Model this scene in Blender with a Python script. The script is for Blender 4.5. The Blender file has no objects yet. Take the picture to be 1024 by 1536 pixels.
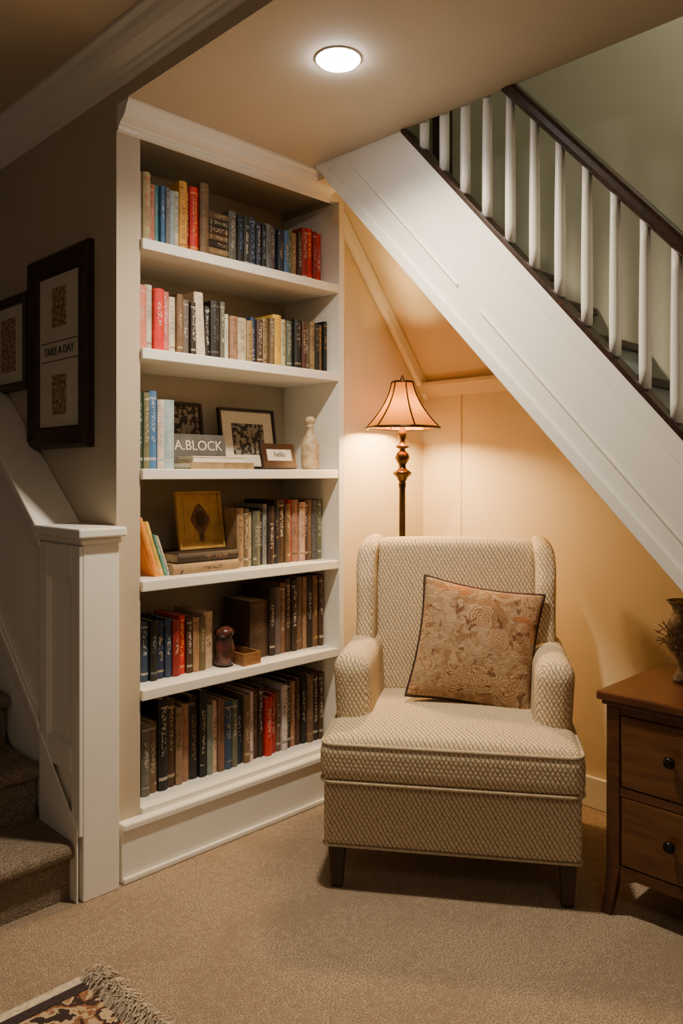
import bpy, bmesh, math, random
from mathutils import Vector, Matrix, noise
random.seed(7)
C = bpy.context.scene.collection

# ------------------------------------------------------------------ materials
def nodes_of(m):
    m.use_nodes = True
    nt = m.node_tree
    return nt, nt.nodes, nt.links, nt.nodes['Principled BSDF']

def mat(name, col, col2=None, scale=20, rough=0.5, bump=0.0, bscale=None, metal=0.0, detail=4, stretch=None, emis=None, estr=0, lo=.35, hi=.65, spec=None):
    m = bpy.data.materials.new(name)
    nt, N, L, P = nodes_of(m)
    P.inputs['Base Color'].default_value = (*col, 1)
    P.inputs['Roughness'].default_value = rough
    P.inputs['Metallic'].default_value = metal
    if spec is not None: P.inputs['Specular IOR Level'].default_value = spec
    tc = N.new('ShaderNodeTexCoord')
    mp = N.new('ShaderNodeMapping')
    if stretch: mp.inputs['Scale'].default_value = stretch
    L.new(tc.outputs['Object'], mp.inputs['Vector'])
    n = N.new('ShaderNodeTexNoise'); n.inputs['Scale'].default_value = scale; n.inputs['Detail'].default_value = detail
    L.new(mp.outputs['Vector'], n.inputs['Vector'])
    c2 = col2 if col2 else tuple(c*0.94 for c in col)
    r = N.new('ShaderNodeValToRGB')
    r.color_ramp.elements[0].position = lo; r.color_ramp.elements[1].position = hi
    r.color_ramp.elements[0].color = (*col, 1); r.color_ramp.elements[1].color = (*c2, 1)
    L.new(n.outputs['Fac'], r.inputs['Fac']); L.new(r.outputs['Color'], P.inputs['Base Color'])
    if bump:
        n2 = N.new('ShaderNodeTexNoise'); n2.inputs['Scale'].default_value = bscale or scale; n2.inputs['Detail'].default_value = 3
        L.new(tc.outputs['Object'], n2.inputs['Vector'])
        b = N.new('ShaderNodeBump'); b.inputs['Strength'].default_value = bump; b.inputs['Distance'].default_value = 0.004
        L.new(n2.outputs['Fac'], b.inputs['Height']); L.new(b.outputs['Normal'], P.inputs['Normal'])
    if emis:
        P.inputs['Emission Color'].default_value = (*emis, 1); P.inputs['Emission Strength'].default_value = estr
    return m

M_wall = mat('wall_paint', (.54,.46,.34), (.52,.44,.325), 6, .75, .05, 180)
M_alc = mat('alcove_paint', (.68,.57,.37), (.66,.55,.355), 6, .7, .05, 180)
M_ceil = mat('ceiling_paint', (.57,.485,.37), (.55,.47,.355), 5, .85, .04, 200)
M_well = mat('stairwell_paint', (.54,.51,.37), (.52,.49,.355), 5, .8, .04, 200)
M_white = mat('white_trim_paint', (.88,.85,.76), (.86,.83,.74), 8, .38, .03, 60)
M_riser = mat('riser_paint', (.62,.68,.68), None, 8, .5)
M_inner = mat('bookcase_inner_shaded', (.44,.395,.30), (.42,.375,.285), 8, .5)  # beige interior, darkened so the colour carries the shade inside the compartments
M_darkwood = mat('dark_wood', (.018,.009,.006), (.045,.02,.012), 12, .3, 0, stretch=(1,8,8))
M_frame = mat('frame_wood', (.022,.010,.006), (.05,.022,.012), 30, .35, .1, 90)
M_black = mat('black_frame', (.008,.007,.007), (.015,.012,.011), 20, .35)
M_mat = mat('mat_board', (.68,.62,.50), (.65,.59,.47), 60, .8)
M_bronze = mat('bronze', (.030,.018,.010), (.07,.04,.018), 30, .3, metal=.8)
M_brass = mat('antique_brass', (.12,.07,.028), (.045,.026,.011), 40, .30, metal=.9)
M_rugedge = mat('rug_fringe', (.68,.58,.44), (.48,.39,.28), 90, .95, .6, 300)
M_cherry = mat('cherry_wood', (.050,.015,.006), (.10,.033,.011), 9, .28, .05, 50, stretch=(6,1,6), lo=.3, hi=.7)
M_cherry2 = mat('cherry_drawer', (.075,.027,.009), (.13,.052,.015), 7, .25, .05, 50, stretch=(6,1,9), lo=.3, hi=.7)
M_bottle = mat('bottle_ceramic', (.62,.50,.32), (.42,.30,.16), 45, .5, .3, 60)
M_cream = mat('cream_paper', (.80,.74,.60), (.74,.68,.54), 50, .8)
M_leather = mat('brown_cover', (.09,.035,.018), (.15,.07,.035), 30, .5)
M_tan = mat('tan_cover', (.36,.25,.12), (.22,.14,.06), 25, .6)
M_jar = mat('jar_glaze', (.10,.03,.02), (.02,.015,.014), 25, .2)
M_traywood = mat('tray_wood', (.30,.15,.06), (.20,.09,.03), 12, .4, stretch=(1,8,8))
M_vase = mat('vase_metal', (.17,.11,.055), (.04,.026,.015), 60, .5, .6, 90)
M_twig = mat('twig', (.22,.13,.07), (.10,.055,.03), 40, .8)
M_knob = mat('knob_black', (.012,.010,.010), None, 20, .3, metal=.6)
M_text = mat('lettering', (.75,.7,.6), None, 20, .6)
M_textd = mat('lettering_dark', (.06,.045,.035), None, 20, .6)
M_leg = mat('chair_leg_wood', (.05,.015,.008), (.022,.009,.006), 20, .3)
M_pipe = mat('pillow_piping', (.030,.012,.010), None, 40, .8)

def carpet(name, a, b, c):
    m = bpy.data.materials.new(name); nt,N,L,P = nodes_of(m)
    P.inputs['Roughness'].default_value = 1; P.inputs['Specular IOR Level'].default_value = .1
    tc = N.new('ShaderNodeTexCoord')
    n1 = N.new('ShaderNodeTexNoise'); n1.inputs['Scale'].default_value = 210; n1.inputs['Detail'].default_value = 3
    n2 = N.new('ShaderNodeTexNoise'); n2.inputs['Scale'].default_value = 3.2; n2.inputs['Detail'].default_value = 3; n2.inputs['Distortion'].default_value=.8
    n3 = N.new('ShaderNodeTexNoise'); n3.inputs['Scale'].default_value = 45; n3.inputs['Detail'].default_value = 4
    for n in (n1,n2,n3): L.new(tc.outputs['Object'], n.inputs['Vector'])
    r = N.new('ShaderNodeValToRGB'); r.color_ramp.elements[0].position=.34; r.color_ramp.elements[1].position=.67
    r.color_ramp.elements[0].color=(*a,1); r.color_ramp.elements[1].color=(*b,1)
    L.new(n1.outputs['Fac'], r.inputs['Fac'])
    mx = N.new('ShaderNodeMix'); mx.data_type='RGBA'; mx.blend_type='MIX'
    mr = N.new('ShaderNodeMapRange'); mr.inputs['From Min'].default_value=.44; mr.inputs['From Max'].default_value=.58; mr.inputs['To Max'].default_value=.6
    ad = N.new('ShaderNodeMath'); ad.operation='ADD'
    hf = N.new('ShaderNodeMath'); hf.operation='MULTIPLY'; hf.inputs[1].default_value=.5
    L.new(n2.outputs['Fac'], ad.inputs[0]); L.new(n3.outputs['Fac'], ad.inputs[1]); L.new(ad.outputs[0], hf.inputs[0])
    L.new(hf.outputs[0], mr.inputs['Value']); L.new(mr.outputs['Result'], mx.inputs['Factor'])
    L.new(r.outputs['Color'], mx.inputs['A']); mx.inputs['B'].default_value=(*c,1)
    L.new(mx.outputs['Result'], P.inputs['Base Color'])
    b = N.new('ShaderNodeBump'); b.inputs['Strength'].default_value=.9; b.inputs['Distance'].default_value=.007
    L.new(n1.outputs['Fac'], b.inputs['Height']); L.new(b.outputs['Normal'], P.inputs['Normal'])
    return m
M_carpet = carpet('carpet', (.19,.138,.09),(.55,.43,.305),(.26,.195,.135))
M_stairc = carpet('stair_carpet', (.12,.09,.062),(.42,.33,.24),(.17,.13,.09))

def fabric():
    m = bpy.data.materials.new('chair_fabric'); nt,N,L,P = nodes_of(m)
    P.inputs['Roughness'].default_value=.95; P.inputs['Specular IOR Level'].default_value=.15
    uv = N.new('ShaderNodeUVMap'); uv.uv_map='UVMap'
    sp = N.new('ShaderNodeSeparateXYZ'); L.new(uv.outputs['UV'], sp.inputs[0])
    def M(op,a,b=None):
        n=N.new('ShaderNodeMath'); n.operation=op
        for i,v in enumerate((a,b)):
            if v is None: continue
            if isinstance(v,(int,float)): n.inputs[i].default_value=v
            else: L.new(v,n.inputs[i])
        return n.outputs[0]
    nw=N.new('ShaderNodeTexNoise'); nw.inputs['Scale'].default_value=60; L.new(uv.outputs['UV'],nw.inputs['Vector'])
    wob=M('MULTIPLY',M('SUBTRACT',nw.outputs['Fac'],.5),2.0)
    u = M('ADD',M('MULTIPLY',sp.outputs['X'],math.pi/.0145),wob); v = M('MULTIPLY',sp.outputs['Y'],math.pi/.0250)
    s1 = M('SINE',M('ADD',u,v)); s2 = M('SINE',M('SUBTRACT',u,v))
    a = M('ABSOLUTE',s1); b2 = M('ABSOLUTE',s2)
    mn = M('MINIMUM',a,b2)
    sg = M('GREATER_THAN',M('SUBTRACT',a,b2),0.0)
    r = N.new('ShaderNodeMapRange'); r.inputs['From Min'].default_value=.10; r.inputs['From Max'].default_value=.52
    L.new(mn,r.inputs['Value'])
    n1=N.new('ShaderNodeTexNoise'); n1.inputs['Scale'].default_value=260
    L.new(uv.outputs['UV'],n1.inputs['Vector'])
    fac = M('MULTIPLY_ADD',sg,.32) ; 
    fn = fac.node; fn.inputs[1].default_value=.32; L.new(r.outputs['Result'],fn.inputs[2])
    fac2 = M('ADD',fac,M('MULTIPLY',M('SUBTRACT',n1.outputs['Fac'],.5),.6))
    cr=N.new('ShaderNodeValToRGB'); cr.color_ramp.elements[0].position=.1; cr.color_ramp.elements[1].position=.85
    cr.color_ramp.elements[0].color=(.17,.10,.045,1); cr.color_ramp.elements[1].color=(.68,.56,.375,1)
    L.new(fac2,cr.inputs['Fac']); L.new(cr.outputs['Color'],P.inputs['Base Color'])
    b=N.new('ShaderNodeBump'); b.inputs['Strength'].default_value=.4; b.inputs['Distance'].default_value=.003
    L.new(mn,b.inputs['Height']); L.new(b.outputs['Normal'],P.inputs['Normal'])
    return m
M_fab = fabric()
M_fabpipe = mat('chair_piping', (.52,.42,.27), (.36,.27,.16), 150, .9)

def pillow_mat():
    m = bpy.data.materials.new('pillow_fabric'); nt,N,L,P = nodes_of(m)
    P.inputs['Roughness'].default_value=.95; P.inputs['Specular IOR Level'].default_value=.15
    tc=N.new('ShaderNodeTexCoord')
    def nz(scale,det,dist,loc,):
        mp=N.new('ShaderNodeMapping'); mp.inputs['Location'].default_value=loc
        n=N.new('ShaderNodeTexNoise'); n.inputs['Scale'].default_value=scale; n.inputs['Detail'].default_value=det; n.inputs['Distortion'].default_value=dist
        L.new(tc.outputs['Object'],mp.inputs['Vector']); L.new(mp.outputs['Vector'],n.inputs['Vector']); return n.outputs['Fac']
    def Mm(op,a,b=None):
        n=N.new('ShaderNodeMath'); n.operation=op
        for i,v in enumerate((a,b)):
            if v is None: continue
            if isinstance(v,(int,float)): n.inputs[i].default_value=v
            else: L.new(v,n.inputs[i])
        return n.outputs[0]
    def layer(prev,col,n,a,b,amt=1):
        r=N.new('ShaderNodeMapRange'); r.inputs['From Min'].default_value=a; r.inputs['From Max'].default_value=b; r.inputs['To Max'].default_value=amt
        L.new(n,r.inputs['Value'])
        mx=N.new('ShaderNodeMix'); mx.data_type='RGBA'; L.new(r.outputs['Result'],mx.inputs['Factor'])
        if isinstance(prev,tuple): mx.inputs['A'].default_value=(*prev,1)
        else: L.new(prev,mx.inputs['A'])
        mx.inputs['B'].default_value=(*col,1); return mx.outputs['Result']
    # flower heads: distorted voronoi cells with petal rings
    wn=N.new('ShaderNodeTexNoise'); wn.inputs['Scale'].default_value=14; L.new(tc.outputs['Object'],wn.inputs['Vector'])
    sc=N.new('ShaderNodeVectorMath'); sc.operation='SCALE'; sc.inputs['Scale'].default_value=.07
    L.new(wn.outputs['Color'],sc.inputs[0])
    av=N.new('ShaderNodeVectorMath'); av.operation='ADD'; L.new(tc.outputs['Object'],av.inputs[0]); L.new(sc.outputs[0],av.inputs[1])
    vo=N.new('ShaderNodeTexVoronoi'); vo.inputs['Scale'].default_value=9; L.new(av.outputs[0],vo.inputs['Vector'])
    head=Mm('SUBTRACT',1.0,vo.outputs['Distance'])
    rings=Mm('MULTIPLY',Mm('GREATER_THAN',head,.58),Mm('ABSOLUTE',Mm('SINE',Mm('MULTIPLY',head,38.0))))
    c=layer((.40,.275,.16),(.31,.20,.11),nz(55,5,0,(0,0,0)),.4,.6)
    c=layer(c,(.23,.12,.055),nz(15,7,1.2,(3,1,2)),.52,.58,.75)
    c=layer(c,(.27,.13,.06),head,.56,.64,.7)
    c=layer(c,(.45,.31,.18),rings,.45,.85,.8)
    c=layer(c,(.12,.05,.024),nz(24,6,1.0,(7,4,2)),.60,.64,.8)
    c=layer(c,(.44,.14,.035),nz(8,5,.3,(3.3,1.2,5)),.61,.67,.75)
    L.new(c,P.inputs['Base Color'])
    n3=nz(130,3,0,(0,0,0))
    b=N.new('ShaderNodeBump'); b.inputs['Strength'].default_value=.8; b.inputs['Distance'].default_value=.005
    L.new(n3,b.inputs['Height']); L.new(b.outputs['Normal'],P.inputs['Normal'])
    return m
M_pillow = pillow_mat()

def rug_mat():
    m = bpy.data.materials.new('rug_pattern'); nt,N,L,P = nodes_of(m)
    P.inputs['Roughness'].default_value=1
    tc=N.new('ShaderNodeTexCoord')
    v=N.new('ShaderNodeTexVoronoi'); v.inputs['Scale'].default_value=11
    n=N.new('ShaderNodeTexNoise'); n.inputs['Scale'].default_value=26; n.inputs['Detail'].default_value=4
    L.new(tc.outputs['Object'],v.inputs['Vector']); L.new(tc.outputs['Object'],n.inputs['Vector'])
    a=N.new('ShaderNodeMath'); a.operation='MULTIPLY_ADD'; a.inputs[1].default_value=.6
    L.new(v.outputs['Distance'],a.inputs[0]); L.new(n.outputs['Fac'],a.inputs[2])
    r=N.new('ShaderNodeValToRGB'); r.color_ramp.interpolation='CONSTANT'; e=r.color_ramp.elements
    e[0].position=0; e[0].color=(.30,.17,.08,1); e[1].position=.95; e[1].color=(.03,.016,.014,1)
    for p,c in ((.58,(.48,.36,.22)),(.66,(.04,.018,.013)),(.78,(.22,.10,.045)),(.86,(.44,.32,.19))):
        x=e.new(p); x.color=(*c,1)
    L.new(a.outputs[0],r.inputs['Fac']); L.new(r.outputs['Color'],P.inputs['Base Color'])
    return m
M_rug = rug_mat()
M_rugdark = mat('rug_border', (.02,.014,.018), (.05,.03,.03), 120, 1, .4, 250)

def shade_mat():
    m = bpy.data.materials.new('lampshade_fabric'); nt,N,L,P = nodes_of(m)
    out=N['Material Output']; N.remove(P)
    tc=N.new('ShaderNodeTexCoord'); n=N.new('ShaderNodeTexNoise'); n.inputs['Scale'].default_value=30
    L.new(tc.outputs['Object'],n.inputs['Vector'])
    r=N.new('ShaderNodeValToRGB'); r.color_ramp.elements[0].color=(.42,.15,.008,1); r.color_ramp.elements[1].color=(.52,.21,.014,1)
    L.new(n.outputs['Fac'],r.inputs['Fac'])
    d=N.new('ShaderNodeBsdfDiffuse'); t=N.new('ShaderNodeBsdfTranslucent'); mx=N.new('ShaderNodeMixShader'); mx.inputs[0].default_value=.075
    L.new(r.outputs['Color'],d.inputs['Color']); L.new(r.outputs['Color'],t.inputs['Color'])
    L.new(d.outputs[0],mx.inputs[1]); L.new(t.outputs[0],mx.inputs[2]); L.new(mx.outputs[0],out.inputs['Surface'])
    return m
M_shade = shade_mat()
M_led = mat('downlight_lens', (1,1,1), None, 10, .5, emis=(1,.93,.90), estr=80)
M_bulb = mat('bulb_glass', (1,.9,.7), None, 10, .5, emis=(1,.62,.28), estr=18)

def books_mat():
    m = bpy.data.materials.new('book_covers'); nt,N,L,P = nodes_of(m)
    P.inputs['Roughness'].default_value=.55
    def M(op,a,b=None):
        n=N.new('ShaderNodeMath'); n.operation=op
        for i,v in enumerate((a,b)):
            if v is None: continue
            if isinstance(v,(int,float)): n.inputs[i].default_value=v
            else: L.new(v,n.inputs[i])
        return n.outputs[0]
    c1=N.new('ShaderNodeAttribute'); c1.attribute_name='Col'
    c2=N.new('ShaderNodeAttribute'); c2.attribute_name='Col2'
    uv=N.new('ShaderNodeUVMap'); uv.uv_map='UVMap'
    sp=N.new('ShaderNodeSeparateXYZ'); L.new(uv.outputs['UV'],sp.inputs[0])
    tc=N.new('ShaderNodeTexCoord')
    n=N.new('ShaderNodeTexNoise'); n.inputs['Scale'].default_value=150; n.inputs['Detail'].default_value=1
    L.new(tc.outputs['Object'],n.inputs['Vector'])
    nl=N.new('ShaderNodeTexNoise'); nl.inputs['Scale'].default_value=14; nl.inputs['Detail'].default_value=0
    L.new(tc.outputs['Object'],nl.inputs['Vector'])
    mu=M('LESS_THAN',M('ABSOLUTE',M('SUBTRACT',sp.outputs['X'],.5)),.24)
    mv=M('LESS_THAN',M('ABSOLUTE',M('SUBTRACT',sp.outputs['Y'],.58)),M('MULTIPLY',nl.outputs['Fac'],.5))
    tx=M('MULTIPLY',M('MULTIPLY',mu,mv),M('GREATER_THAN',n.outputs['Fac'],.53))
    bu=M('LESS_THAN',M('ABSOLUTE',M('SUBTRACT',sp.outputs['X'],.5)),.46)
    on=M('GREATER_THAN',nl.outputs['Fac'],.5)
    b1=M('LESS_THAN',M('ABSOLUTE',M('SUBTRACT',sp.outputs['Y'],.13)),.018)
    b2=M('LESS_THAN',M('ABSOLUTE',M('SUBTRACT',sp.outputs['Y'],.91)),.012)
    fac=M('MINIMUM',M('ADD',tx,M('MULTIPLY',M('MULTIPLY',bu,on),M('ADD',b1,b2))),1.0)
    fac=M('MULTIPLY',fac,.85)
    mx=N.new('ShaderNodeMix'); mx.data_type='RGBA'; L.new(fac,mx.inputs['Factor'])
    L.new(c1.outputs['Color'],mx.inputs['A']); L.new(c2.outputs['Color'],mx.inputs['B'])
    n2=N.new('ShaderNodeTexNoise'); n2.inputs['Scale'].default_value=35
    L.new(tc.outputs['Object'],n2.inputs['Vector'])
    mr=N.new('ShaderNodeMapRange'); mr.inputs['To Min'].default_value=.5; mr.inputs['To Max'].default_value=1.3
    L.new(n2.outputs['Fac'],mr.inputs['Value'])
    m2=N.new('ShaderNodeMix'); m2.data_type='RGBA'; m2.blend_type='MULTIPLY'; m2.inputs['Factor'].default_value=1
    L.new(mx.outputs['Result'],m2.inputs['A']); L.new(mr.outputs['Result'],m2.inputs['B'])
    L.new(m2.outputs['Result'],P.inputs['Base Color'])
    return m
M_books = books_mat()

def art_mat(name, bg, fg, scale, thr=.5):
    return mat(name, bg, fg, scale, .7, lo=thr-.02, hi=thr+.02, detail=6)
M_art = art_mat('print_art', (.50,.38,.21), (.20,.13,.07), 75)
M_art2 = art_mat('photo_art', (.30,.26,.2), (.03,.025,.02), 45)
M_gold = mat('gold_panel', (.52,.31,.08), (.38,.21,.05), 30, .4)

# ------------------------------------------------------------------ geometry helpers
def link(ob, parent=None):
    C.objects.link(ob)
    if parent: ob.parent = parent
    return ob
def empty(name, loc=(0,0,0), rot=0):
    e = bpy.data.objects.new(name, None); e.empty_display_size=.1
    e.location=loc; e.rotation_euler=(0,0,rot); C.objects.link(e); return e
def mesh(name, vs, fs, m, parent=None, smooth=False):
    me = bpy.data.meshes.new(name); me.from_pydata([tuple(v) for v in vs], [], fs); me.update()
    bm = bmesh.new(); bm.from_mesh(me); bmesh.ops.recalc_face_normals(bm, faces=bm.faces); bm.to_mesh(me); bm.free()
    if smooth:
        for p in me.polygons: p.use_smooth=True
    me.materials.append(m)
    return link(bpy.data.objects.new(name, me), parent)
def bevel(ob, w, seg=2):
    b = ob.modifiers.new('bevel','BEVEL'); b.width=w; b.segments=seg; b.limit_method='ANGLE'; b.angle_limit=math.radians(40)
    return ob
def box(name, x0,x1,y0,y1,z0,z1, m, parent=None, bv=0):
    vs=[(x,y,z) for x in (x0,x1) for y in (y0,y1) for z in (z0,z1)]
    fs=[(0,1,3,2),(4,6,7,5),(0,4,5,1),(2,3,7,6),(0,2,6,4),(1,5,7,3)]
    ob=mesh(name,vs,fs,m,parent)
    if bv: bevel(ob,bv)
    return ob
def prism(name, pts, axis, a0, a1, m, parent=None, bv=0, smooth=False):
    def p(a,u,v):
        return (a,u,v) if axis=='x' else ((u,a,v) if axis=='y' else (u,v,a))
    n=len(pts)
    vs=[p(a0,*q) for q in pts]+[p(a1,*q) for q in pts]
    fs=[tuple(range(n)), tuple(range(n,2*n))]+[(i,(i+1)%n,n+(i+1)%n,n+i) for i in range(n)]
    ob=mesh(name,vs,fs,m,parent,smooth)
    if bv: bevel(ob,bv)
    return ob
def lathe(name, prof, c, m, parent=None, seg=32, smooth=True):
    vs=[];fs=[]
    for r,z in prof:
        for i in range(seg):
            a=2*math.pi*i/seg; vs.append((c[0]+r*math.cos(a),c[1]+r*math.sin(a),c[2]+z))
    for j in range(len(prof)-1):
        for i in range(seg):
            k=(i+1)%seg; fs.append((j*seg+i,j*seg+k,(j+1)*seg+k,(j+1)*seg+i))
    if prof[0][0]>1e-4: fs.append(tuple(range(seg)))
    if prof[-1][0]>1e-4: fs.append(tuple(range((len(prof)-1)*seg,len(prof)*seg)))
    ob=mesh(name,vs,fs,m,parent,smooth)
    return ob
def tube(name, pts, r, m, parent=None, closed=False, seg=8):
    cu=bpy.data.curves.new(name,'CURVE'); cu.dimensions='3D'; cu.bevel_depth=r; cu.bevel_resolution=3; cu.use_fill_caps=True
    s=cu.splines.new('POLY'); s.points.add(len(pts)-1)
    for q,p in zip(s.points,pts): q.co=(*p,1)
    s.use_cyclic_u=closed
    cu.materials.append(m)
    tmp=bpy.data.objects.new(name+'_t',cu); C.objects.link(tmp)
    dg=bpy.context.evaluated_depsgraph_get(); me=bpy.data.meshes.new_from_object(tmp.evaluated_get(dg))
    bpy.data.objects.remove(tmp)
    for p in me.polygons: p.use_smooth=True
    return link(bpy.data.objects.new(name,me),parent)
def boxuv(ob):
    me=ob.data; ul=me.uv_layers.new(name='UVMap')
    for p in me.polygons:
        n=p.normal; ax=max(range(3),key=lambda i:abs(n[i]))
        for li in p.loop_indices:
            co=me.vertices[me.loops[li].vertex_index].co
            ul.data[li].uv = (co.y,co.z) if ax==0 else ((co.x,co.z) if ax==1 else (co.x,co.y))
def rbox(name, c, s, r, m, parent=None, fn=None, puff=0, n=10, k=4):
    h=[q/2 for q in s]
    def coords(hh):
        L=[-hh+r*i/k for i in range(k)]
        inner=hh-r
        mid=[-inner+2*inner*i/n for i in range(n+1)]
        return L+mid+[hh-r*(k-1-i)/k for i in range(k)]
    cs=[coords(q) for q in h]
    vs=[];fs=[];idx={}
    def vid(p):
        key=tuple(round(a,5) for a in p)
        if key not in idx:
            idx[key]=len(vs)
            P=Vector(p); I=Vector([max(-(h[i]-r),min(h[i]-r,p[i])) for i in range(3)])
            d=P-I
            if d.length>1e-7: P=I+d.normalized()*r
            if puff:
                f=max(0,1-(P.x/h[0])**2)**.6*max(0,1-(P.y/h[1])**2)**.6
                if P.z>0: P.z+=puff*f
            P=P+Vector(c)
            if fn: P=fn(P)
            vs.append(P)
        return idx[key]
    for ax in range(3):
        a,b=[i for i in range(3) if i!=ax]
        for sgn in (-1,1):
            for i in range(len(cs[a])-1):
                for j in range(len(cs[b])-1):
                    q=[]
                    for (ii,jj) in ((i,j),(i+1,j),(i+1,j+1),(i,j+1)):
                        p=[0,0,0]; p[ax]=sgn*h[ax]; p[a]=cs[a][ii]; p[b]=cs[b][jj]; q.append(vid(p))
                    fs.append(tuple(q))
    ob=mesh(name,vs,fs,m,parent,True)
    return ob
def text(name, s, size, loc, rot, m, parent=None, ext=.0006):
    cu=bpy.data.curves.new(name,'FONT'); cu.body=s; cu.size=size; cu.extrude=ext; cu.align_x='CENTER'; cu.align_y='CENTER'
    tmp=bpy.data.objects.new(name+'_t',cu); C.objects.link(tmp)
    dg=bpy.context.evaluated_depsgraph_get(); me=bpy.data.meshes.new_from_object(tmp.evaluated_get(dg))
    bpy.data.objects.remove(tmp); me.materials.clear(); me.materials.append(m)
    ob=link(bpy.data.objects.new(name,me),parent); ob.location=loc; ob.rotation_euler=rot
    return ob

CZ=2.48      # lower ceiling
UZ=2.64      # upper ceiling
# ------------------------------------------------------------------ room shell
box('floor', -2.2,3.0,-2.2,4.5,-.06,0, M_carpet)
box('ceiling', -2.2,1.259,-2.2,4.5,UZ,UZ+.08, M_ceil)
box('ceiling_soffit', 1.26,2.05,-2.2,2.2745,CZ,UZ+.08, M_ceil)
box('ceiling_landing', 1.346,2.05,2.275,2.72,CZ,UZ+.08, M_ceil)
box('wall_left', 1.26,1.345,2.275,4.4,0,UZ+.08, M_wall)
box('wall_left_end', -2.2,1.345,4.4,4.5,0,UZ, M_wall)
box('wall_bookcase_rear', 1.345,2.9,2.64,2.72,0,CZ-.001, M_wall)
# alcove walls
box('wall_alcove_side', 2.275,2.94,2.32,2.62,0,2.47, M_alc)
def zs(y): return 1.388+1.14*(y-.806)
def zb(y): return 1.0+1.065*(y-.806)
def zr(y): return 1.886+1.13*(y-.806)
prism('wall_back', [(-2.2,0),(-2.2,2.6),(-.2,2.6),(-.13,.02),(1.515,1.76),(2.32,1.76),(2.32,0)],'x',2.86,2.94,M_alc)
def slab(name, q, m, t=.02):
    vs=[Vector(p) for p in q]; vs+= [p+Vector((0,0,t)) for p in vs]
    n=len(q); fs=[tuple(range(n)),tuple(range(n,2*n))]+[(i,(i+1)%n,n+(i+1)%n,n+i) for i in range(n)]
    return mesh(name,vs,fs,m)
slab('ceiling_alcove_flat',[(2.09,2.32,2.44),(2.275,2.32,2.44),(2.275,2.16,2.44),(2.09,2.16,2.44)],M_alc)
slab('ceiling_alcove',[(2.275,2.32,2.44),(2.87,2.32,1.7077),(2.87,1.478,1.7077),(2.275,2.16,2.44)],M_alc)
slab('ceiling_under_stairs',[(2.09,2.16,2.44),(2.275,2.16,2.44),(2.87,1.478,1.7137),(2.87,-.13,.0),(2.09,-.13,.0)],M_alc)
# stairwell shell
prism('wall_stairwell', [(-.15,.3),(1.75,2.1),(2.60,2.5),(2.60,3.5),(-2.2,3.5),(-2.2,.3)],'x',2.50,2.56,M_well)
box('wall_stairwell_end', 2.05,2.56,2.60,2.66,2.49,3.5, M_well)
box('ceiling_stairwell', .9,2.56,-2.2,2.66,3.5,3.56, M_well)
box('trim_stairwell_door', 2.475,2.499,1.88,1.96,2.25,3.0, M_darkwood)

def crown(name, axis, base, a0, a1, ztop, out, drop, m, parent=None, sgn=-1):
    pr=[(0,0),(1,0),(1,.10),(.92,.16),(.86,.20),(.80,.34),(.66,.52),(.46,.64),(.30,.70),(.26,.78),(.16,.82),(.14,.94),(0,1)]
    pts=[(base+sgn*o*out, ztop-z*drop) for o,z in pr]
    return prism(name, pts, 'x' if axis=='x' else 'y', a0,a1,m,parent)
crown('trim_crown_left','y',1.26,-2.2,4.4,UZ,.095,.115,M_white)
crown('trim_crown_bookcase','x',2.275,1.262,2.20,CZ,.07,.085,M_white)
prism('trim_alcove_slope',[(2.276,2.435),(2.86,1.72),(2.86,1.645),(2.276,2.36)],'y',2.290,2.3195,M_white,bv=.004)
prism('trim_alcove_crown',[(2.8595,1.72),(2.81,1.72),(2.81,1.705),(2.835,1.675),(2.8595,1.655)],'y',1.50,2.3195,M_alc)
box('trim_wall_batten',2.856,2.8595,2.10,2.115,0.13,1.66,M_alc)
box('baseboard_back',2.842,2.8595,-.1,2.3,0,.12,M_white,bv=.004)
box('baseboard_alcove',2.28,2.84,2.303,2.3195,0,.12,M_white,bv=.004)

# ------------------------------------------------------------------ bookcase
BC=empty('bookcase')
X0,X1,YF,YB=1.3455,2.245,2.275,2.60
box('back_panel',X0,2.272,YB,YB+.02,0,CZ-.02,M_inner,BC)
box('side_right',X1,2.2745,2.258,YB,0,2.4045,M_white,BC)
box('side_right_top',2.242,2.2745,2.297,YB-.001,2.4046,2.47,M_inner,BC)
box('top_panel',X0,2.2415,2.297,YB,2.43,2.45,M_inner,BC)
box('header',X0,2.2745,2.262,2.2965,2.405,2.47,M_white,BC)
SH=[2.07,1.712,1.317,.95,.594]
for i,z in enumerate(SH):
    box('shelf_%d'%(i+1),X0,X1,2.26,YB,z-.035,z,M_white,BC,bv=.003)
box('bottom_shelf',X0,X1,2.26,YB,.175,.21,M_white,BC,bv=.003)
box('plinth',1.262,2.2745,2.245,2.2745,0,.165,M_white,BC,bv=.003)
box('plinth_cap',1.262,2.2745,2.232,2.2745,.165,.19,M_white,BC,bv=.006)
box('plinth_shoe',1.262,2.2745,2.232,2.2445,0,.02,M_white,BC,bv=.005)

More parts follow.
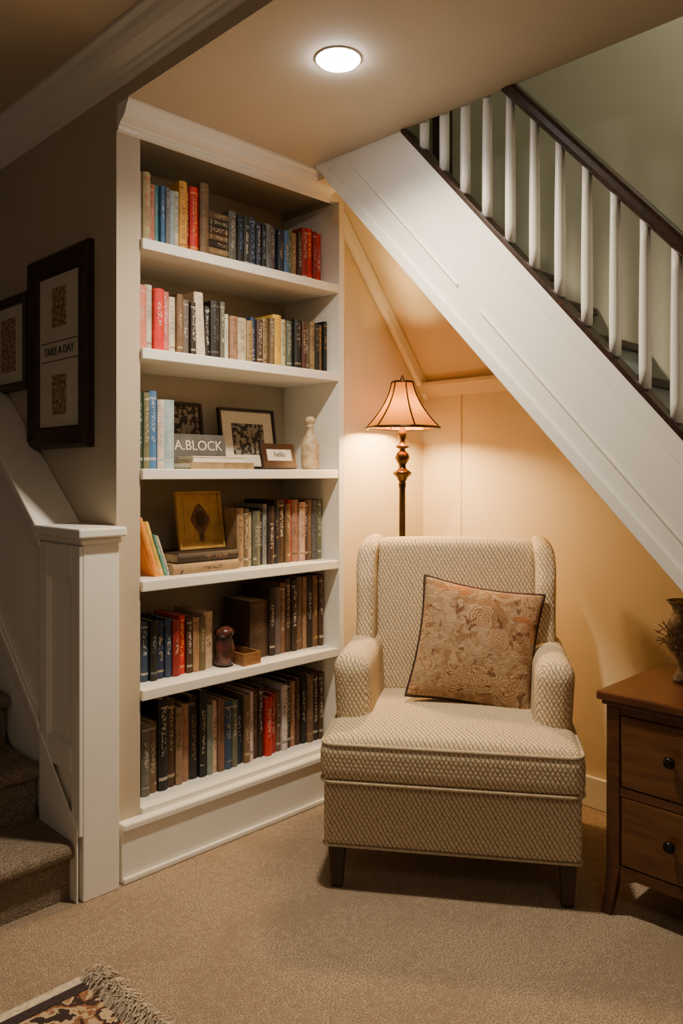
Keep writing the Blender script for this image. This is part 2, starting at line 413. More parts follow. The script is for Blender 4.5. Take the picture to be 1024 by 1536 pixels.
# ------------------------------------------------------------------ books
bk_v=[];bk_f=[];bk_c=[];bk_c2=[];bk_uv=[]
def bbox(x0,x1,y0,y1,z0,z1,T,col,col2,spine=False):
    b=len(bk_v)
    for x in (x0,x1):
        for y in (y0,y1):
            for z in (z0,z1): bk_v.append(T(x,y,z))
    for f in [(0,1,3,2),(4,6,7,5),(0,4,5,1),(2,3,7,6),(0,2,6,4),(1,5,7,3)]:
        bk_f.append(tuple(b+i for i in f)); bk_c.append(col); bk_c2.append(col2); bk_uv.append([(0,0)]*4)
def book(x,y,z,w,h,d,col,col2,lean=0,flat=False,spinef=None):
    if flat:
        def T(a,b,c): return (x+c, y+b, z+a)
    else:
        def T(a,b,c): return (x+a+lean*c, y+b, z+c)
    cv=.003
    page=(.50,.42,.29)
    bbox(0,cv,.004,d,0,h,T,col,col2); bbox(w-cv,w,.004,d,0,h,T,col,col2)
    bbox(cv,w-cv,.008,d-.005,.003,h-.004,T,page,page)
    n=5; b=len(bk_v); bulge=min(.007,w*.2)
    prof=[(w*i/n, .004-bulge*math.sin(math.pi*i/n)) for i in range(n+1)]
    for (a,bb) in prof:
        bk_v.append(T(a,bb,0)); bk_v.append(T(a,bb,h))
    for i in range(n):
        bk_f.append((b+2*i,b+2*i+2,b+2*i+3,b+2*i+1)); bk_c.append(col); bk_c2.append(col2)
        bk_uv.append([(i/n,0.001),((i+1)/n,0.001),((i+1)/n,1),(i/n,1)])
    bk_f.append(tuple(b+2*i+1 for i in range(n+1))); bk_c.append(col); bk_c2.append(col2); bk_uv.append([(0,0)]*(n+1))
    bk_f.append(tuple(b+2*i for i in range(n+1))); bk_c.append(col); bk_c2.append(col2); bk_uv.append([(0,0)]*(n+1))
PAL=dict(w=(.66,.60,.49),c=(.58,.45,.27),y=(.85,.50,.07),o=(.80,.30,.03),r=(.62,.022,.015),R=(.32,.018,.014),p=(.60,.19,.15),
 b=(.08,.21,.42),l=(.33,.48,.58),n=(.018,.028,.065),N=(.03,.055,.12),k=(.012,.011,.011),g=(.13,.12,.10),G=(.035,.05,.035),
 t=(.33,.21,.105),T=(.18,.105,.052),B=(.075,.036,.018),D=(.033,.019,.012),e=(.10,.36,.33),v=(.17,.175,.08),s=(.20,.22,.21))
def row(x0,x1,z,spec,y=2.345,dmax=.20,jit=.010,hs=1.0):
    tot=sum(s[1] for s in spec); sc=(x1-x0)/tot; x=x0
    for s in spec:
        k,w,h=s[0],s[1]*sc,s[2]*hs; a=s[3] if len(s)>3 else ('w' if sum(PAL[k])<.9 else 'D')
        ln=s[4] if len(s)>4 else 0
        if k=='_': x+=w; continue
        col=tuple(c*random.uniform(.85,1.15) for c in PAL[k])
        a2=tuple(.7*c+.3*d for c,d in zip(PAL[a],PAL[k]))
        h=h+random.uniform(-.008,.006)
        book(x+.0008,y+random.uniform(-jit,jit),z+.0005,w-.0016,h,random.uniform(dmax-.04,dmax),col,a2,ln)
        x+=w
PAL['_']=(0,0,0)
z=SH[0]
row(1.36,1.655,z,[('w',26,.235,'y'),('c',26,.232,'r'),('p',22,.205,'w'),('e',16,.21,'w'),('b',16,.20,'w'),('s',16,.208,'w'),('l',22,.198,'w'),('w',16,.20,'b'),('y',30,.245,'R'),('R',12,.225,'y'),('r',34,.232,'y'),('T',34,.25,'t')],y=2.335,hs=1.07)
zz=z+.0005
for th,cc in ((.03,'B'),(.024,'t'),(.028,'D'),(.022,'T'),(.03,'B'),(.026,'G'),(.024,'T')):
    book(1.662,2.34,zz,th-.001,.088,.19,PAL[cc],PAL['c'],flat=True); zz+=th
row(1.755,2.235,z,[('g',30,.19),('k',24,.185,'b'),('G',22,.18),('n',26,.182,'l'),('n',20,.178),('k',18,.175,'l'),('s',26,.178,'D'),('g',22,.176),('n',24,.17,'c'),('b',22,.178,'y'),('v',20,.18),('t',22,.182,'w'),('B',18,.19),('R',26,.20),('r',24,.205,'y'),('R',18,.20),('r',22,.195)],hs=1.10)
z=SH[1]
row(1.36,2.237,z,[('p',30,.21,'w'),('w',22,.215,'R'),('r',30,.21,'w'),('p',20,.2,'w'),('w',20,.19),('T',20,.20,'c'),('g',22,.185),('D',18,.18),('w',30,.22,'c',-.05),('k',18,.175),('k',34,.205,'g'),('g',16,.20),('w',14,.16),('t',28,.165,'D'),('c',34,.16,'T'),('t',22,.155,'B'),('N',18,.17,'c'),('B',24,.165),('t',22,.17,'D'),('T',18,.185),('y',34,.195,'t'),('c',20,.19,'k'),('_',4,.1),('g',22,.185),('k',28,.195,'t'),('B',20,.19,'c'),('g',18,.185),('t',20,.19,'D'),('k',18,.19,'t'),('T',18,.195,'o'),('k',14,.2,'o')],y=2.325,hs=1.05)
z=SH[2]
row(1.365,1.515,z,[('G',24,.26,'l'),('v',22,.262,'w'),('b',28,.268,'w'),('w',26,.245,'b'),('l',40,.24,'w')],y=2.33,jit=.004)
z=SH[3]
row(1.435,1.500,z,[('o',22,.20,'y',-.34),('y',20,.185,'w',-.34),('e',12,.15,'w',-.36),('w',14,.135,'b',-.36)],y=2.33,jit=.003,dmax=.14)
book(1.495,2.315,z+.0005,.036,.285,.19,PAL['t'],PAL['D'],flat=True)
book(1.52,2.32,z+.0375,.034,.26,.18,PAL['D'],PAL['T'],flat=True)
row(1.79,2.235,z,[('t',26,.215,'D'),('T',22,.21),('c',14,.2,'B'),('g',30,.205),('k',14,.215),('s',18,.22,'k'),('D',26,.215),('k',22,.235,'t'),('B',28,.235),('T',20,.23,'c'),('r',10,.235),('t',30,.235,'k'),('c',26,.232,'B'),('B',16,.23),('T',22,.235,'t'),('g',26,.236,'k'),('v',20,.235)],dmax=.21,hs=1.04)
z=SH[4]
row(1.36,1.69,z,[('n',26,.20,'s'),('N',24,.205),('k',22,.20,'s'),('n',26,.205,'c'),('N',20,.2),('R',24,.20,'c'),('r',22,.205,'y'),('B',20,.2),('t',22,.195,'B'),('T',20,.19,'c'),('c',30,.20,'B')])
row(1.86,2.235,z,[('B',70,.22,'T'),('D',24,.26),('g',22,.265,'T'),('T',22,.28),('B',22,.285,'c'),('D',24,.29),('T',26,.295,'t'),('t',16,.29,'B'),('D',26,.30),('T',24,.295,'y'),('B',20,.30)],dmax=.21)
z=.21
row(1.36,2.235,z,[('G',22,.22,'s'),('g',26,.25,'w'),('T',26,.24),('k',30,.31,'w'),('B',26,.31,'c'),('t',22,.27,'B'),('t',26,.275,'R'),('k',30,.30,'t'),('k',24,.31,'c'),('s',20,.26,'b'),('c',16,.26),('T',24,.27,'D'),('N',26,.255,'c'),('g',20,.25),('n',24,.24),('T',22,.26,'c'),('w',14,.265),('B',24,.27,'t'),('D',20,.27),('r',26,.22,'w'),('R',22,.23,'c'),('T',18,.24),('w',22,.255,'k'),('D',22,.265),('t',18,.26),('B',22,.27,'c'),('k',20,.275),('T',26,.28,'t'),('D',22,.275),('B',20,.28)],dmax=.22)
me=bpy.data.meshes.new('books'); me.from_pydata(bk_v,[],bk_f); me.update()
me.uv_layers.new(name='UVMap'); me.color_attributes.new('Col','FLOAT_COLOR','CORNER'); me.color_attributes.new('Col2','FLOAT_COLOR','CORNER')
f1=[];f2=[];f3=[]
for p,c,c2,uvs in zip(me.polygons,bk_c,bk_c2,bk_uv):
    assert len(uvs)==p.loop_total
    for j in range(p.loop_total):
        f1+= [*c,1]; f2+=[*c2,1]; f3+=list(uvs[j])
me.color_attributes['Col'].data.foreach_set('color',f1)
me.color_attributes['Col2'].data.foreach_set('color',f2)
me.uv_layers['UVMap'].data.foreach_set('uv',f3)
me.materials.append(M_books)
link(bpy.data.objects.new('books',me))

# ------------------------------------------------------------------ shelf ornaments
def stand_frame(name, cx, cy, z, w, h, bw, fm, matm, art, tilt=10, yaw=0, mw=None, t=.016):
    e=empty(name,(cx,cy,z),math.radians(yaw)); e.rotation_euler=(math.radians(-tilt),0,math.radians(yaw))
    box('rail_left',-w/2,-w/2+bw,-t/2,t/2,0,h,fm,e,.002); box('rail_right',w/2-bw,w/2,-t/2,t/2,0,h,fm,e,.002)
    box('rail_top',-w/2+bw,w/2-bw,-t/2,t/2,h-bw,h,fm,e,.002); box('rail_bottom',-w/2+bw,w/2-bw,-t/2,t/2,0,bw,fm,e,.002)
    box('mat_board',-w/2+bw,w/2-bw,0,t/2-.002,bw,h-bw,matm,e)
    mw=mw if mw is not None else bw*1.3
    box('picture',-w/2+bw+mw,w/2-bw-mw,-.002,0,bw+mw,h-bw-mw,art,e)
    return e
stand_frame('photo_frame',1.70,2.545,SH[2]+.001,.19,.262,.014,M_black,M_art2,M_art2,tilt=8,mw=.02)
pf=stand_frame('photo_frame',1.985,2.50,SH[2]+.001,.285,.25,.012,M_black,M_cream,M_art2,tilt=9,mw=.05)
M_sign=mat('slate_sign',(.10,.10,.098),(.15,.15,.145),15,.25)
sg=empty('lettered_sign',(1.70,2.46,SH[2]+.002)); sg.rotation_euler=(math.radians(-6),0,0)
box('block',-.125,.125,-.012,.012,0,.13,M_sign,sg,.003); text('lettering','A.BLOCK',.052,(0,-.0128,.085),(math.pi/2,0,0),M_text,sg)
text('lettering_small','family',.02,(0,-.0128,.03),(math.pi/2,0,0),M_text,sg)
bs=empty('book_stack',(1.70,2.36,SH[2]+.0005))
box('tan_cover_bottom',-.14,.14,-.055,.055,0,.003,M_tan,bs); box('tan_pages',-.137,.137,-.052,.052,.003,.021,M_cream,bs); box('tan_cover_top',-.14,.14,-.055,.055,.021,.024,M_tan,bs); box('tan_spine',-.14,.14,-.058,-.054,0,.024,M_tan,bs)
box('white_cover',-.125,.115,-.048,.05,.0245,.028,M_cream,bs); box('white_pages',-.122,.112,-.046,.048,.028,.042,M_cream,bs); box('white_cover_top',-.125,.115,-.048,.05,.042,.046,M_cream,bs)
ds=empty('desk_plaque',(1.995,2.335,SH[2]+.0035)); ds.rotation_euler=(math.radians(-14),0,0)
box('frame',-.085,.085,-.009,.009,0,.10,M_frame,ds,.003); box('label',-.062,.062,-.0105,-.009,.03,.075,M_mat,ds); text('lettering','hello',.03,(0,-.0112,.055),(math.pi/2,0,0),M_textd,ds)
lathe('ceramic_bottle',[(0,0),(.028,0),(.034,.006),(.037,.02),(.037,.09),(.033,.115),(.020,.14),(.014,.155),(.013,.168),(.017,.172),(.017,.178),(.013,.181),(.013,.186),(.019,.192),(.021,.2),(.018,.21),(.010,.216),(0,.217)],(2.165,2.345,SH[2]+.0005),M_bottle,seg=24)
gp=stand_frame('gold_framed_print',1.685,2.41,SH[3]+.073,.20,.215,.010,M_gold,M_gold,M_gold,tilt=10,yaw=0,mw=.02)
def disc(name,cx,cz,rx,rz,y,m,parent,n=4,pw=1.0):
    pts=[(cx+rx*math.copysign(abs(math.cos(a))**pw,math.cos(a)), cz+rz*math.copysign(abs(math.sin(a))**pw,math.sin(a))) for a in [2*math.pi*i/24 for i in range(24)]]
    return prism(name,pts,'y',y-.001,y,m,parent)
disc('emblem_outer',0,.11,.042,.060,-.0025,M_leather,gp,pw=1.6); disc('emblem_inner',0,.112,.020,.030,-.004,M_black,gp); disc('emblem_base',0,.045,.012,.018,-.0025,M_leather,gp)
lathe('glazed_jar',[(0,0),(.026,0),(.036,.012),(.038,.05),(.036,.085),(.030,.105),(.031,.112),(.037,.118),(.037,.128),(.028,.138),(.012,.146),(0,.147)],(1.735,2.345,SH[4]+.0005),M_jar,seg=24)
wt=empty('wooden_tray',(1.815,2.33,SH[4]+.0005))
box('base',-.04,.04,-.05,.10,0,.01,M_traywood,wt); box('side_left',-.04,-.034,-.05,.10,.01,.045,M_traywood,wt); box('side_right',.034,.04,-.05,.10,.01,.045,M_traywood,wt); box('side_front',-.034,.034,-.05,-.044,.01,.045,M_traywood,wt); box('side_back',-.034,.034,.094,.10,.01,.045,M_traywood,wt)

# ------------------------------------------------------------------ newel half wall and carpeted stairs (left)
NW=empty('newel_post')
box('shaft',1.125,1.245,2.23,2.51,0,1.10,M_white,NW,.003)
for nm,a in (('stile_front',(2.232,2.285)),('stile_rear',(2.455,2.508))):
    box(nm,1.113,1.1255,a[0],a[1],.2,1.08,M_white,NW,.003)
box('rail_top',1.113,1.1255,2.285,2.455,.98,1.08,M_white,NW,.003); box('rail_bottom',1.113,1.1255,2.285,2.455,.38,.46,M_white,NW,.003)
for nm,b in (('bead_left',(2.285,2.293,.46,.98)),('bead_right',(2.447,2.455,.46,.98)),('bead_top',(2.293,2.447,.972,.98)),('bead_bottom',(2.293,2.447,.46,.468))):
    box(nm,1.118,1.1255,b[0],b[1],b[2],b[3],M_white,NW,.002)
box('cap_bed',1.112,1.252,2.218,2.522,1.085,1.105,M_white,NW,.008)
box('cap',1.098,1.258,2.203,2.535,1.105,1.135,M_white,NW,.006)
kz=lambda y:1.10+.79*(y-2.52)
prism('wall_stair_knee',[(2.512,0),(2.512,kz(2.512)),(4.1,kz(4.1)),(4.1,0)],'x',1.13,1.2595,M_white)
prism('trim_knee_cap',[(2.512,kz(2.512)),(2.512,kz(2.512)+.04),(4.1,kz(4.1)+.04),(4.1,kz(4.1))],'x',1.10,1.2595,M_white,bv=.005)
prism('trim_knee_bed',[(2.512,kz(2.512)-.035),(2.512,kz(2.512)-.001),(4.1,kz(4.1)-.001),(4.1,kz(4.1)-.035)],'x',1.112,1.1295,M_white,bv=.005)
sk=lambda y:.48+.86*(y-2.51)
prism('trim_stair_skirt',[(2.513,.18),(2.513,sk(2.513)),(4.1,sk(4.1)),(4.1,sk(4.1)-.5)],'x',1.1205,1.1295,M_white)
prism('trim_skirt_cap',[(2.513,sk(2.513)-.03),(2.513,sk(2.513)),(4.1,sk(4.1)),(4.1,sk(4.1)-.03)],'x',1.11,1.1200,M_white,bv=.004)
prof=[]; yy=2.285; zz=0; rise=.177; run=.245
for i in range(8):
    prof.append((yy,zz)); r=.026
    zt=zz+rise
    prof.append((yy,zt-2*r-.004))
    for k in range(9):
        a=math.radians(-90-180*k/8); prof.append((yy-.004+r*math.cos(a)*1.1, zt-r+r*math.sin(a)))
    yy+=run; zz=zt
prof.append((yy,zz)); prof.append((yy,0))
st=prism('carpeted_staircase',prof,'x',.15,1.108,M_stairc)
prism('trim_newel_skirt',[(2.24,0),(2.24,.22),(2.50,.46),(2.50,0)],'x',1.1085,1.1128,M_white)

# ------------------------------------------------------------------ wall frames
def wall_frame(name,y0,y1,z0,z1,bw,arts,xw=1.2595,t=.03,lines=None):
    e=empty(name,(xw,(y0+y1)/2,(z0+z1)/2)); w=(y1-y0)/2; h=(z1-z0)/2
    prof=[(0,0),(0,.022),(.15,.032),(.35,.030),(.75,.022),(.85,.024),(1,.014),(1,0)]
    vs=[];fs=[]
    for cx,cz in ((-1,-1),(1,-1),(1,1),(-1,1)):
        for a,b in prof: vs.append((-b, cx*(w-a*bw), cz*(h-a*bw)))
    n=len(prof)
    for c in range(4):
        d=(c+1)%4
        for i in range(n):
            j=(i+1)%n; fs.append((c*n+i,c*n+j,d*n+j,d*n+i))
    mesh('moulding',vs,fs,M_frame,e)
    box('mat_board',-.012,0,-w+bw,w-bw,-h+bw,h-bw,M_mat,e)
    for i,(a,b,c,d) in enumerate(arts): box('print_%d'%(i+1),-.0132,-.012,a,b,c,d,M_art,e)
    if lines:
        text('lettering',lines,.040,(-.0135,0,0),(math.pi/2,0,-math.pi/2),M_textd,e)
        box('rule_top',-.013,-.012,-.14,.14,.032,.035,M_textd,e); box('rule_bottom',-.013,-.012,-.14,.14,-.035,-.032,M_textd,e)
    return e
wall_frame('picture_frame',2.42,2.885,1.39,2.08,.078,[(-.055,.055,.085,.225),(-.055,.055,-.225,-.085)],lines='TAKE A DAY')
wall_frame('picture_frame',2.905,3.28,1.62,1.985,.035,[(-.070,.070,-.105,.105)])

# ------------------------------------------------------------------ main staircase (right)
SC=empty('staircase')
prism('stringer',[(-.15,0),(-.15,zs(-.15)),(2.19,zs(2.19)),(2.19,2.4795),(2.19,zb(2.19)),(-.13,.002)],'x',2.051,2.09,M_white,SC)
def sbar(nm,x0,x1,ya,yb,f,lo,hi,m,bv=.002):
    return prism(nm,[(ya,f(ya)+lo),(yb,f(yb)+lo),(yb,f(yb)+hi),(ya,f(ya)+hi)],'x',x0,x1,m,SC,bv)
sbar('stringer_cap_dark',2.040,2.10,-.15,1.755,zs,.000,.022,M_darkwood)
sbar('stringer_bottom_band',2.040,2.0505,-.05,2.12,zb,.0,.05,M_white)
mid=lambda y:.55*zb(y)+.45*zs(y)
sbar('stringer_bead_lower',2.044,2.0505,-.05,1.43,mid,-.055,-.045,M_white)
sbar('stringer_bead_upper',2.044,2.0505,1.52,2.02,mid,-.055,-.045,M_white)
sbar('stringer_top_band',2.044,2.0505,-.1,1.74,zs,-.07,0,M_white)
sbar('handrail',2.040,2.103,-.15,2.15,zr,-.030,.034,M_darkwood,bv=.014)
y=-.10
i=0
while y<2.12:
    z0=zs(y)+.018; z1=zr(y)-.02; H=z1-z0; i+=1
    lathe('baluster_%d'%i,[(.0160,0),(.0165,H*.12),(.0165,H*.35),(.0155,H*.6),(.0140,H*.85),(.0135,H)],(2.071,y,z0),M_white,SC,seg=16)
    y+=.0845
def zn(y): return 1.435+.88*(y-.80)
y=-.02;i=0
while y<2.1:
    zt=zn(y); i+=1
    box('tread_%d'%i,2.1005,2.495,y-.02,y+.165,zt-.024,zt,M_darkwood,SC,.004)
    box('riser_%d'%i,2.1005,2.495,y,y+.012,zt-.152,zt-.0245,M_riser,SC)
    y+=.1630

# ------------------------------------------------------------------ armchair
ang=math.atan2(-.817,.577)
CO=(1.912,1.450,0)
CH=empty('armchair',CO,ang)
def lean(P):
    P=P.copy(); 
    if P.z>.4: P.y+=.13*(P.z-.4)
    return P
fabs=[]
fabs.append(rbox('seat_base',(0,.335,.2375),(.785,.65,.205),.022,M_fab,CH))
fabs.append(rbox('seat_cushion',(0,.30,.405),(.805,.63,.135),.042,M_fab,CH,puff=.040,n=14))
for s,nm in ((-1,'arm_left'),(1,'arm_right')):
    def af(P,s=s):
        P=P.copy(); t=max(0,(P.z-.45)/.26)
        P.x+=s*.016*t; P.z+=.03*max(0,(P.y-.3))*1.0
        if P.y<.25: P.z-=.02*((.25-P.y)/.1)**2*t
        return P
    fabs.append(rbox(nm,(s*.322,.425,.505),(.125,.50,.38),.056,M_fab,CH,fn=af,n=12))
def backf(P):
    P=lean(P); 
    if P.z>.95: P.z-=.010*(P.x/.33)**2
    if P.y<.60+.13*(P.z-.4): P.y-=.02*max(0,1-(P.x/.3)**2)*max(0,min(1,(P.z-.45)/.2))
    return P
fabs.append(rbox('back_rest',(0,.615,.755),(.64,.13,.60),.045,M_fab,CH,fn=backf,n=12))
fabs.append(rbox('back_lower',(0,.64,.33),(.72,.07,.38),.02,M_fab,CH))
for s,nm in ((-1,'wing_left'),(1,'wing_right')):
    def wf(P,s=s):
        P=P.copy(); t=(P.z-.78)/.29
        if P.y<.58:
            f=(.58-P.y)/.16
            sh=.0
            if t>.4: sh=.07*((t-.4)/.6)**1.6
            if t<0: sh=-.03*(-t)
            P.y+=sh*f
            if P.z>.93: P.z-=.030*f
        if P.z>.95: P.x-=s*.022*((P.z-.95)/.12)**2
        P.x+=s*.008*max(0,t)
        return lean(P)
    fabs.append(rbox(nm,(s*.328,.565,.785),(.072,.24,.55),.034,M_fab,CH,fn=wf,n=12))
for o in fabs: boxuv(o)
def rect_loop(x0,x1,y0,y1,z,r=.035,fz=None):
    pts=[]
    for cx,cy,a0 in ((x1-r,y0+r,-90),(x1-r,y1-r,0),(x0+r,y1-r,90),(x0+r,y0+r,180)):
        for k in range(7):
            a=math.radians(a0+90*k/6); pts.append((cx+r*math.cos(a),cy+r*math.sin(a),z))
    return pts
tube('piping_top',rect_loop(-.396,.396,-.008,.60,.460,.04),.006,M_fabpipe,CH,True)
tube('piping_bottom',rect_loop(-.398,.398,-.010,.60,.345,.04),.006,M_fabpipe,CH,True)
tube('piping_base',rect_loop(-.393,.393,.009,.66,.140,.022),.004,M_fabpipe,CH,True)
for sx,sy,nm in ((-1,.045,'leg_front_left'),(1,.045,'leg_front_right'),(-1,.61,'leg_rear_left'),(1,.61,'leg_rear_right')):
    cx=sx*.352; a=.026; b=.017
    vs=[(cx-b,sy-b,0),(cx+b,sy-b,0),(cx+b,sy+b,0),(cx-b,sy+b,0),(cx-a,sy-a,.137),(cx+a,sy-a,.137),(cx+a,sy+a,.137),(cx-a,sy+a,.137)]
    bevel(mesh(nm,vs,[(0,1,2,3),(4,5,6,7),(0,1,5,4),(1,2,6,5),(2,3,7,6),(3,0,4,7)],M_leg,CH),.003)

# throw pillow (resting in the chair)
PL=empty('throw_pillow')
S=.215; T=.075; n=28
vs=[];fs=[]
def pil(u,v,sd):
    x=S*u*(1-.085*(1-v*v)); z=S*v*(1-.085*(1-u*u))
    t=T*(max(0,(1-u*u))*max(0,(1-v*v)))**.42
    t+=.010*noise.noise(Vector((u*2.6,v*2.6,sd*3)))*(1-u*u)*(1-v*v)
    return (x,sd*t,z)
for sd in (-1,1):
    b=len(vs)
    for i in range(n+1):
        for j in range(n+1): vs.append(pil(math.sin(math.pi/2*(2*i/n-1)),math.sin(math.pi/2*(2*j/n-1)),sd))
    for i in range(n):
        for j in range(n): fs.append((b+i*(n+1)+j,b+(i+1)*(n+1)+j,b+(i+1)*(n+1)+j+1,b+i*(n+1)+j+1))
o=mesh('pillow_body',vs,fs,M_pillow,PL,True)
bm=bmesh.new(); bm.from_mesh(o.data); bmesh.ops.remove_doubles(bm,verts=bm.verts,dist=.0004); bmesh.ops.recalc_face_normals(bm,faces=bm.faces); bm.to_mesh(o.data); bm.free()
per=[]
for k in range(24): per.append(pil(-1+2*k/24,-1,1))
for k in range(24): per.append(pil(1,-1+2*k/24,1))
for k in range(24): per.append(pil(1-2*k/24,1,1))
for k in range(24): per.append(pil(-1,1-2*k/24,1))
tube('pillow_piping',per,.0065,M_pipe,PL,True)
Mloc=Matrix.Translation((.080,.405,.698))@Matrix.Rotation(math.radians(4),4,'Z')@Matrix.Rotation(math.radians(-20),4,'X')@Matrix.Rotation(math.radians(9),4,'Y')
PL.matrix_world=Matrix.Translation(CO)@Matrix.Rotation(ang,4,'Z')@Mloc

# ------------------------------------------------------------------ floor lamp
LX,LY=2.50,2.14
FL=empty('floor_lamp',(LX,LY,0))
lathe('base',[(0,0),(.115,0),(.118,.008),(.11,.018),(.07,.028),(.03,.045),(.018,.07),(.014,.1),(0,.1)],(0,0,0),M_bronze,FL)
lathe('pole',[(.0135,.09),(.0135,1.24),(.016,1.25),(.016,1.262),(.013,1.27)],(0,0,0),M_bronze,FL,seg=20)
lathe('urn',[(.013,1.268),(.020,1.275),(.022,1.285),(.038,1.298),(.041,1.306),(.028,1.314),(.016,1.324),(.016,1.340),(.024,1.352),(.032,1.368),(.026,1.385),(.013,1.397),(.012,1.405),(.028,1.411),(.028,1.417),(.014,1.424),(.010,1.44),(.017,1.455),(.018,1.475),(.010,1.49),(.009,1.53),(0,1.531)],(0,0,0),M_brass,FL,seg=24)
prof=[]
for k in range(11):
    t=k/10; r=.044+.112*(t**1.9*.8+t*.2); prof.append((r,1.685-.192*t))
seg=48
vs=[];fs=[]
def hexr(a,r):
    m=a%(math.pi/3)-math.pi/6
    return r*(.35+.65*math.cos(math.pi/6)/math.cos(m))
for r,zz in prof:
    for i in range(seg):
        a=2*math.pi*i/seg; rr=hexr(a,r); vs.append((rr*math.cos(a),rr*math.sin(a),zz))
for j in range(len(prof)-1):
    for i in range(seg):
        k=(i+1)%seg; fs.append((j*seg+i,j*seg+k,(j+1)*seg+k,(j+1)*seg+i))
mesh('shade',vs,fs,M_shade,FL,True)
for q in range(6):
    a=math.pi/3*q
    tube('shade_rib_%d'%(q+1),[((hexr(a,r)+.001)*math.cos(a),(hexr(a,r)+.001)*math.sin(a),zz) for r,zz in prof],.0034,M_bronze,FL)
def ring(nm,r,zz,t):
    tube(nm,[(hexr(2*math.pi*i/48,r)*math.cos(2*math.pi*i/48),hexr(2*math.pi*i/48,r)*math.sin(2*math.pi*i/48),zz) for i in range(48)],t,M_bronze,FL,True)
ring('shade_rim_bottom',.156,1.493,.0060); ring('shade_rim_top',.044,1.685,.0045)
tube('harp_bar',[(-.044,0,1.685),(.044,0,1.685)],.002,M_bronze,FL); tube('harp_stem',[(0,0,1.53),(.03,0,1.56),(.034,0,1.61),(.02,0,1.66),(0,0,1.688)],.002,M_bronze,FL)
tube('harp_stem_b',[(0,0,1.53),(-.03,0,1.56),(-.034,0,1.61),(-.02,0,1.66),(0,0,1.688)],.002,M_bronze,FL)
lathe('finial',[(.004,1.686),(.008,1.69),(.010,1.698),(.006,1.706),(.003,1.712),(0,1.716)],(0,0,0),M_brass,FL,seg=16)
lathe('bulb',[(.010,1.532),(.012,1.545),(.022,1.57),(.026,1.59),(.022,1.61),(.010,1.622),(0,1.624)],(0,0,0),M_bulb,FL,seg=20)
l=bpy.data.lights.new('lamp_glow','POINT'); l.energy=85; l.color=(1,.64,.27); l.shadow_soft_size=.045
lo=bpy.data.objects.new('lamp_light',l); lo.location=(0,0,1.56); link(lo,FL)

# ------------------------------------------------------------------ nightstand
NS=empty('nightstand')
nx0,nx1,ny0,ny1=2.20,2.66,.70,1.09
box('top',nx0-.022,nx1+.01,ny0-.022,ny1+.022,.632,.658,M_cherry,NS,.006)
box('top_underlip',nx0-.010,nx1,ny0-.010,ny1+.010,.618,.6315,M_cherry,NS,.004)
for nm,(px,py,dx,dy) in {'leg_front_left':(nx0,ny1,1,-1),'leg_front_right':(nx0,ny0,1,1),'leg_rear_left':(nx1,ny1,-1,-1),'leg_rear_right':(nx1,ny0,-1,1)}.items():
    a=.042; vs=[]
    for zz,w,off in ((0,.030,-.012),(.06,.032,-.004),(.14,a,0),(.618,a,0)):
        x_=px+dx*off; y_=py+dy*off
        vs+=[(x_,y_,zz),(x_+dx*w,y_,zz),(x_+dx*w,y_+dy*w,zz),(x_,y_+dy*w,zz)]
    fs=[(0,1,2,3),(12,13,14,15)]
    for L_ in range(3):
        for k in range(4): fs.append((4*L_+k,4*L_+(k+1)%4,4*L_+4+(k+1)%4,4*L_+4+k))
    bevel(mesh(nm,vs,fs,M_cherry,NS),.004)
box('panel_left',nx0+.04,nx1-.04,ny1-.018,ny1-.006,.13,.618,M_cherry,NS)
box('panel_right',nx0+.04,nx1-.04,ny0+.006,ny0+.018,.13,.618,M_cherry,NS)
box('panel_rear',nx1-.02,nx1-.008,ny0+.042,ny1-.042,.13,.618,M_cherry,NS)
box('rail_top',nx0+.004,nx0+.024,ny0+.042,ny1-.042,.595,.618,M_cherry,NS)
box('rail_middle',nx0+.004,nx0+.024,ny0+.042,ny1-.042,.355,.380,M_cherry,NS)
prism('apron',[(ny0+.042,.150),(ny1-.042,.150),(ny1-.042,.095),(ny1-.09,.118),(ny0+.09,.118),(ny0+.042,.095)],'x',nx0+.004,nx0+.024,M_cherry,NS)
for i,(a,b) in enumerate(((.383,.592),(.153,.352))):
    box('drawer_%d'%(i+1),nx0+.002,nx0+.022,ny0+.045,ny1-.045,a,b,M_cherry2,NS,.004)
    k=lathe('knob_%d'%(i+1),[(.006,0),(.006,.012),(.014,.017),(.017,.024),(.013,.031),(0,.034)],(0,0,0),M_knob,NS,seg=20)
    k.rotation_euler=(0,-math.pi/2,0); k.location=(nx0+.002,.895,(a+b)/2+.01)
box('carcass_floor',nx0+.024,nx1-.02,ny0+.02,ny1-.02,.135,.150,M_cherry,NS)
VS=empty('twig_vase',(2.46,.955,.6585))
lathe('vase',[(0,0),(.038,0),(.042,.01),(.030,.03),(.026,.05),(.040,.09),(.055,.14),(.058,.17),(.050,.20),(.040,.215),(.044,.232),(.056,.245),(.060,.25),(.055,.25),(.040,.225),(.035,.2),(0,.19)],(0,0,0),M_vase,VS,seg=28)
for q in range(26):
    a=random.uniform(1.6,3.6); r=random.uniform(.055,.085); z0=random.uniform(.10,.17)
    tube('twig_%d'%(q+1),[(.040*math.cos(a),.040*math.sin(a),z0-.03),(.058*math.cos(a),.058*math.sin(a),z0),(r*1.15*math.cos(a+.15),r*1.15*math.sin(a+.15),z0+random.uniform(-.02,.03))],.0014,M_twig,VS)

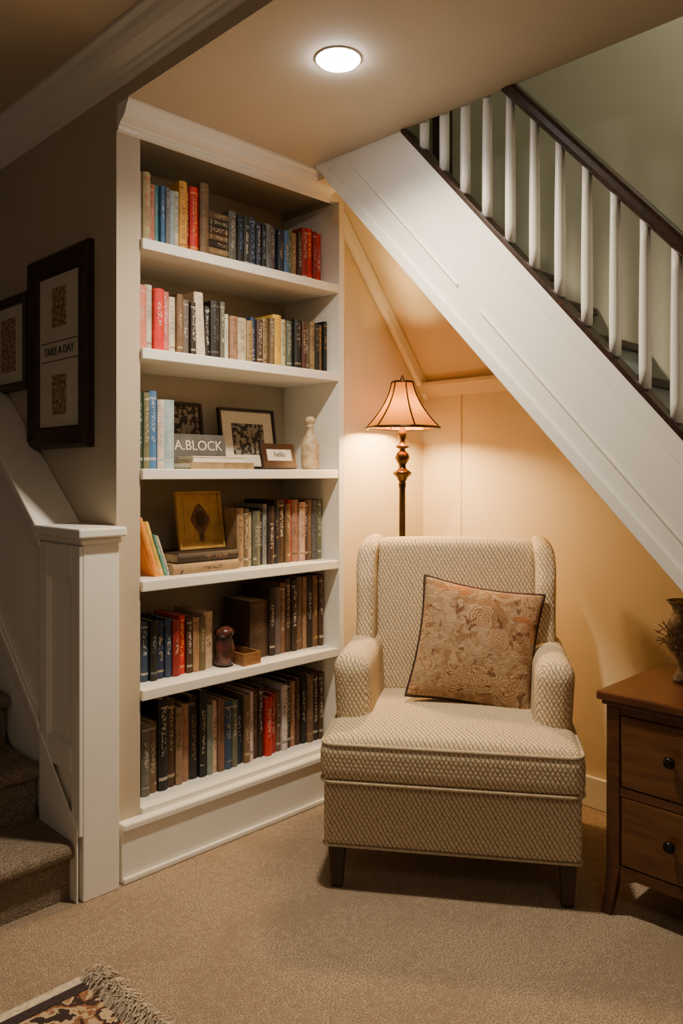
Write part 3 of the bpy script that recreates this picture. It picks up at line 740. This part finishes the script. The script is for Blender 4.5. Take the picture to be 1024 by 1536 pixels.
# ------------------------------------------------------------------ rug
RG=empty('area_rug')
rbox('rug_field',(.12,1.05,.008),(1.70,1.60,.012),.005,M_rug,RG,n=2)
box('border_dark_rear',-.73,.97,1.83,1.862,.0095,.0162,M_rugdark,RG,.002)
box('border_dark_front',-.73,.97,.26,.29,.0095,.0162,M_rugdark,RG,.002)
box('border_edge_rear',-.75,.99,1.862,1.892,.002,.0158,M_rugedge,RG,.004)
vs=[];fs=[]
for q in range(4200):
    y_=random.uniform(.27,1.885); x_=.945+random.uniform(-.02,.03); a=random.uniform(-.6,.6); ln=random.uniform(.03,.065); h=random.uniform(.012,.032); w=.0026
    b=len(vs); c,s_=math.cos(a),math.sin(a)
    vs+=[(x_,y_-w,.006),(x_,y_+w,.006),(x_+ln*.5*c,y_+ln*.5*s_+w,h),(x_+ln*.5*c,y_+ln*.5*s_-w,h),(x_+ln*c,y_+ln*s_+w*.4,.003),(x_+ln*c,y_+ln*s_-w*.4,.003)]
    fs+=[(b,b+1,b+2,b+3),(b+3,b+2,b+4,b+5)]
mesh('fringe',vs,fs,M_rugedge,RG)

# ------------------------------------------------------------------ recessed light
DL=empty('recessed_downlight',(1.567,1.58,CZ))
lathe('trim_ring',[(.0605,-.001),(.0605,-.003),(.063,-.004),(.066,-.003),(.067,-.0005)],(0,0,0),M_white,DL)
lathe('lens',[(.060,-.002),(.056,-.010),(.040,-.018),(0,-.022)],(0,0,0),M_led,DL)
l=bpy.data.lights.new('downlight_beam','SPOT'); l.energy=160; l.color=(1,.83,.62); l.spot_size=math.radians(155); l.spot_blend=1.0; l.shadow_soft_size=.05
lo=bpy.data.objects.new('downlight_spot',l); lo.location=(0,0,-.035); link(lo,DL)
l=bpy.data.lights.new('room_fill','AREA'); l.energy=10; l.color=(1,.84,.66); l.size=.5
lo=bpy.data.objects.new('room_fill_lamp',l); lo.location=(.2,-.6,UZ-.02); link(lo)  # added fill behind the camera, no fixture modelled
l=bpy.data.lights.new('stair_light','POINT'); l.energy=20; l.color=(1.0,.97,.82); l.shadow_soft_size=.12
lo=bpy.data.objects.new('stairwell_light',l); lo.location=(2.2,.35,3.1); link(lo)

w=bpy.data.worlds.new('world'); bpy.context.scene.world=w; w.use_nodes=True
w.node_tree.nodes['Background'].inputs['Color'].default_value=(1,.86,.72,1)
w.node_tree.nodes['Background'].inputs['Strength'].default_value=.10

cam=bpy.data.cameras.new('camera'); co=bpy.data.objects.new('camera',cam); link(co)
co.location=(0,0,1.3); co.rotation_euler=(math.pi/2,0,-math.pi/4)
cam.sensor_width=36; cam.lens=36*1175/1536; cam.shift_y=-57/1536; cam.clip_start=.02
bpy.context.scene.camera=co
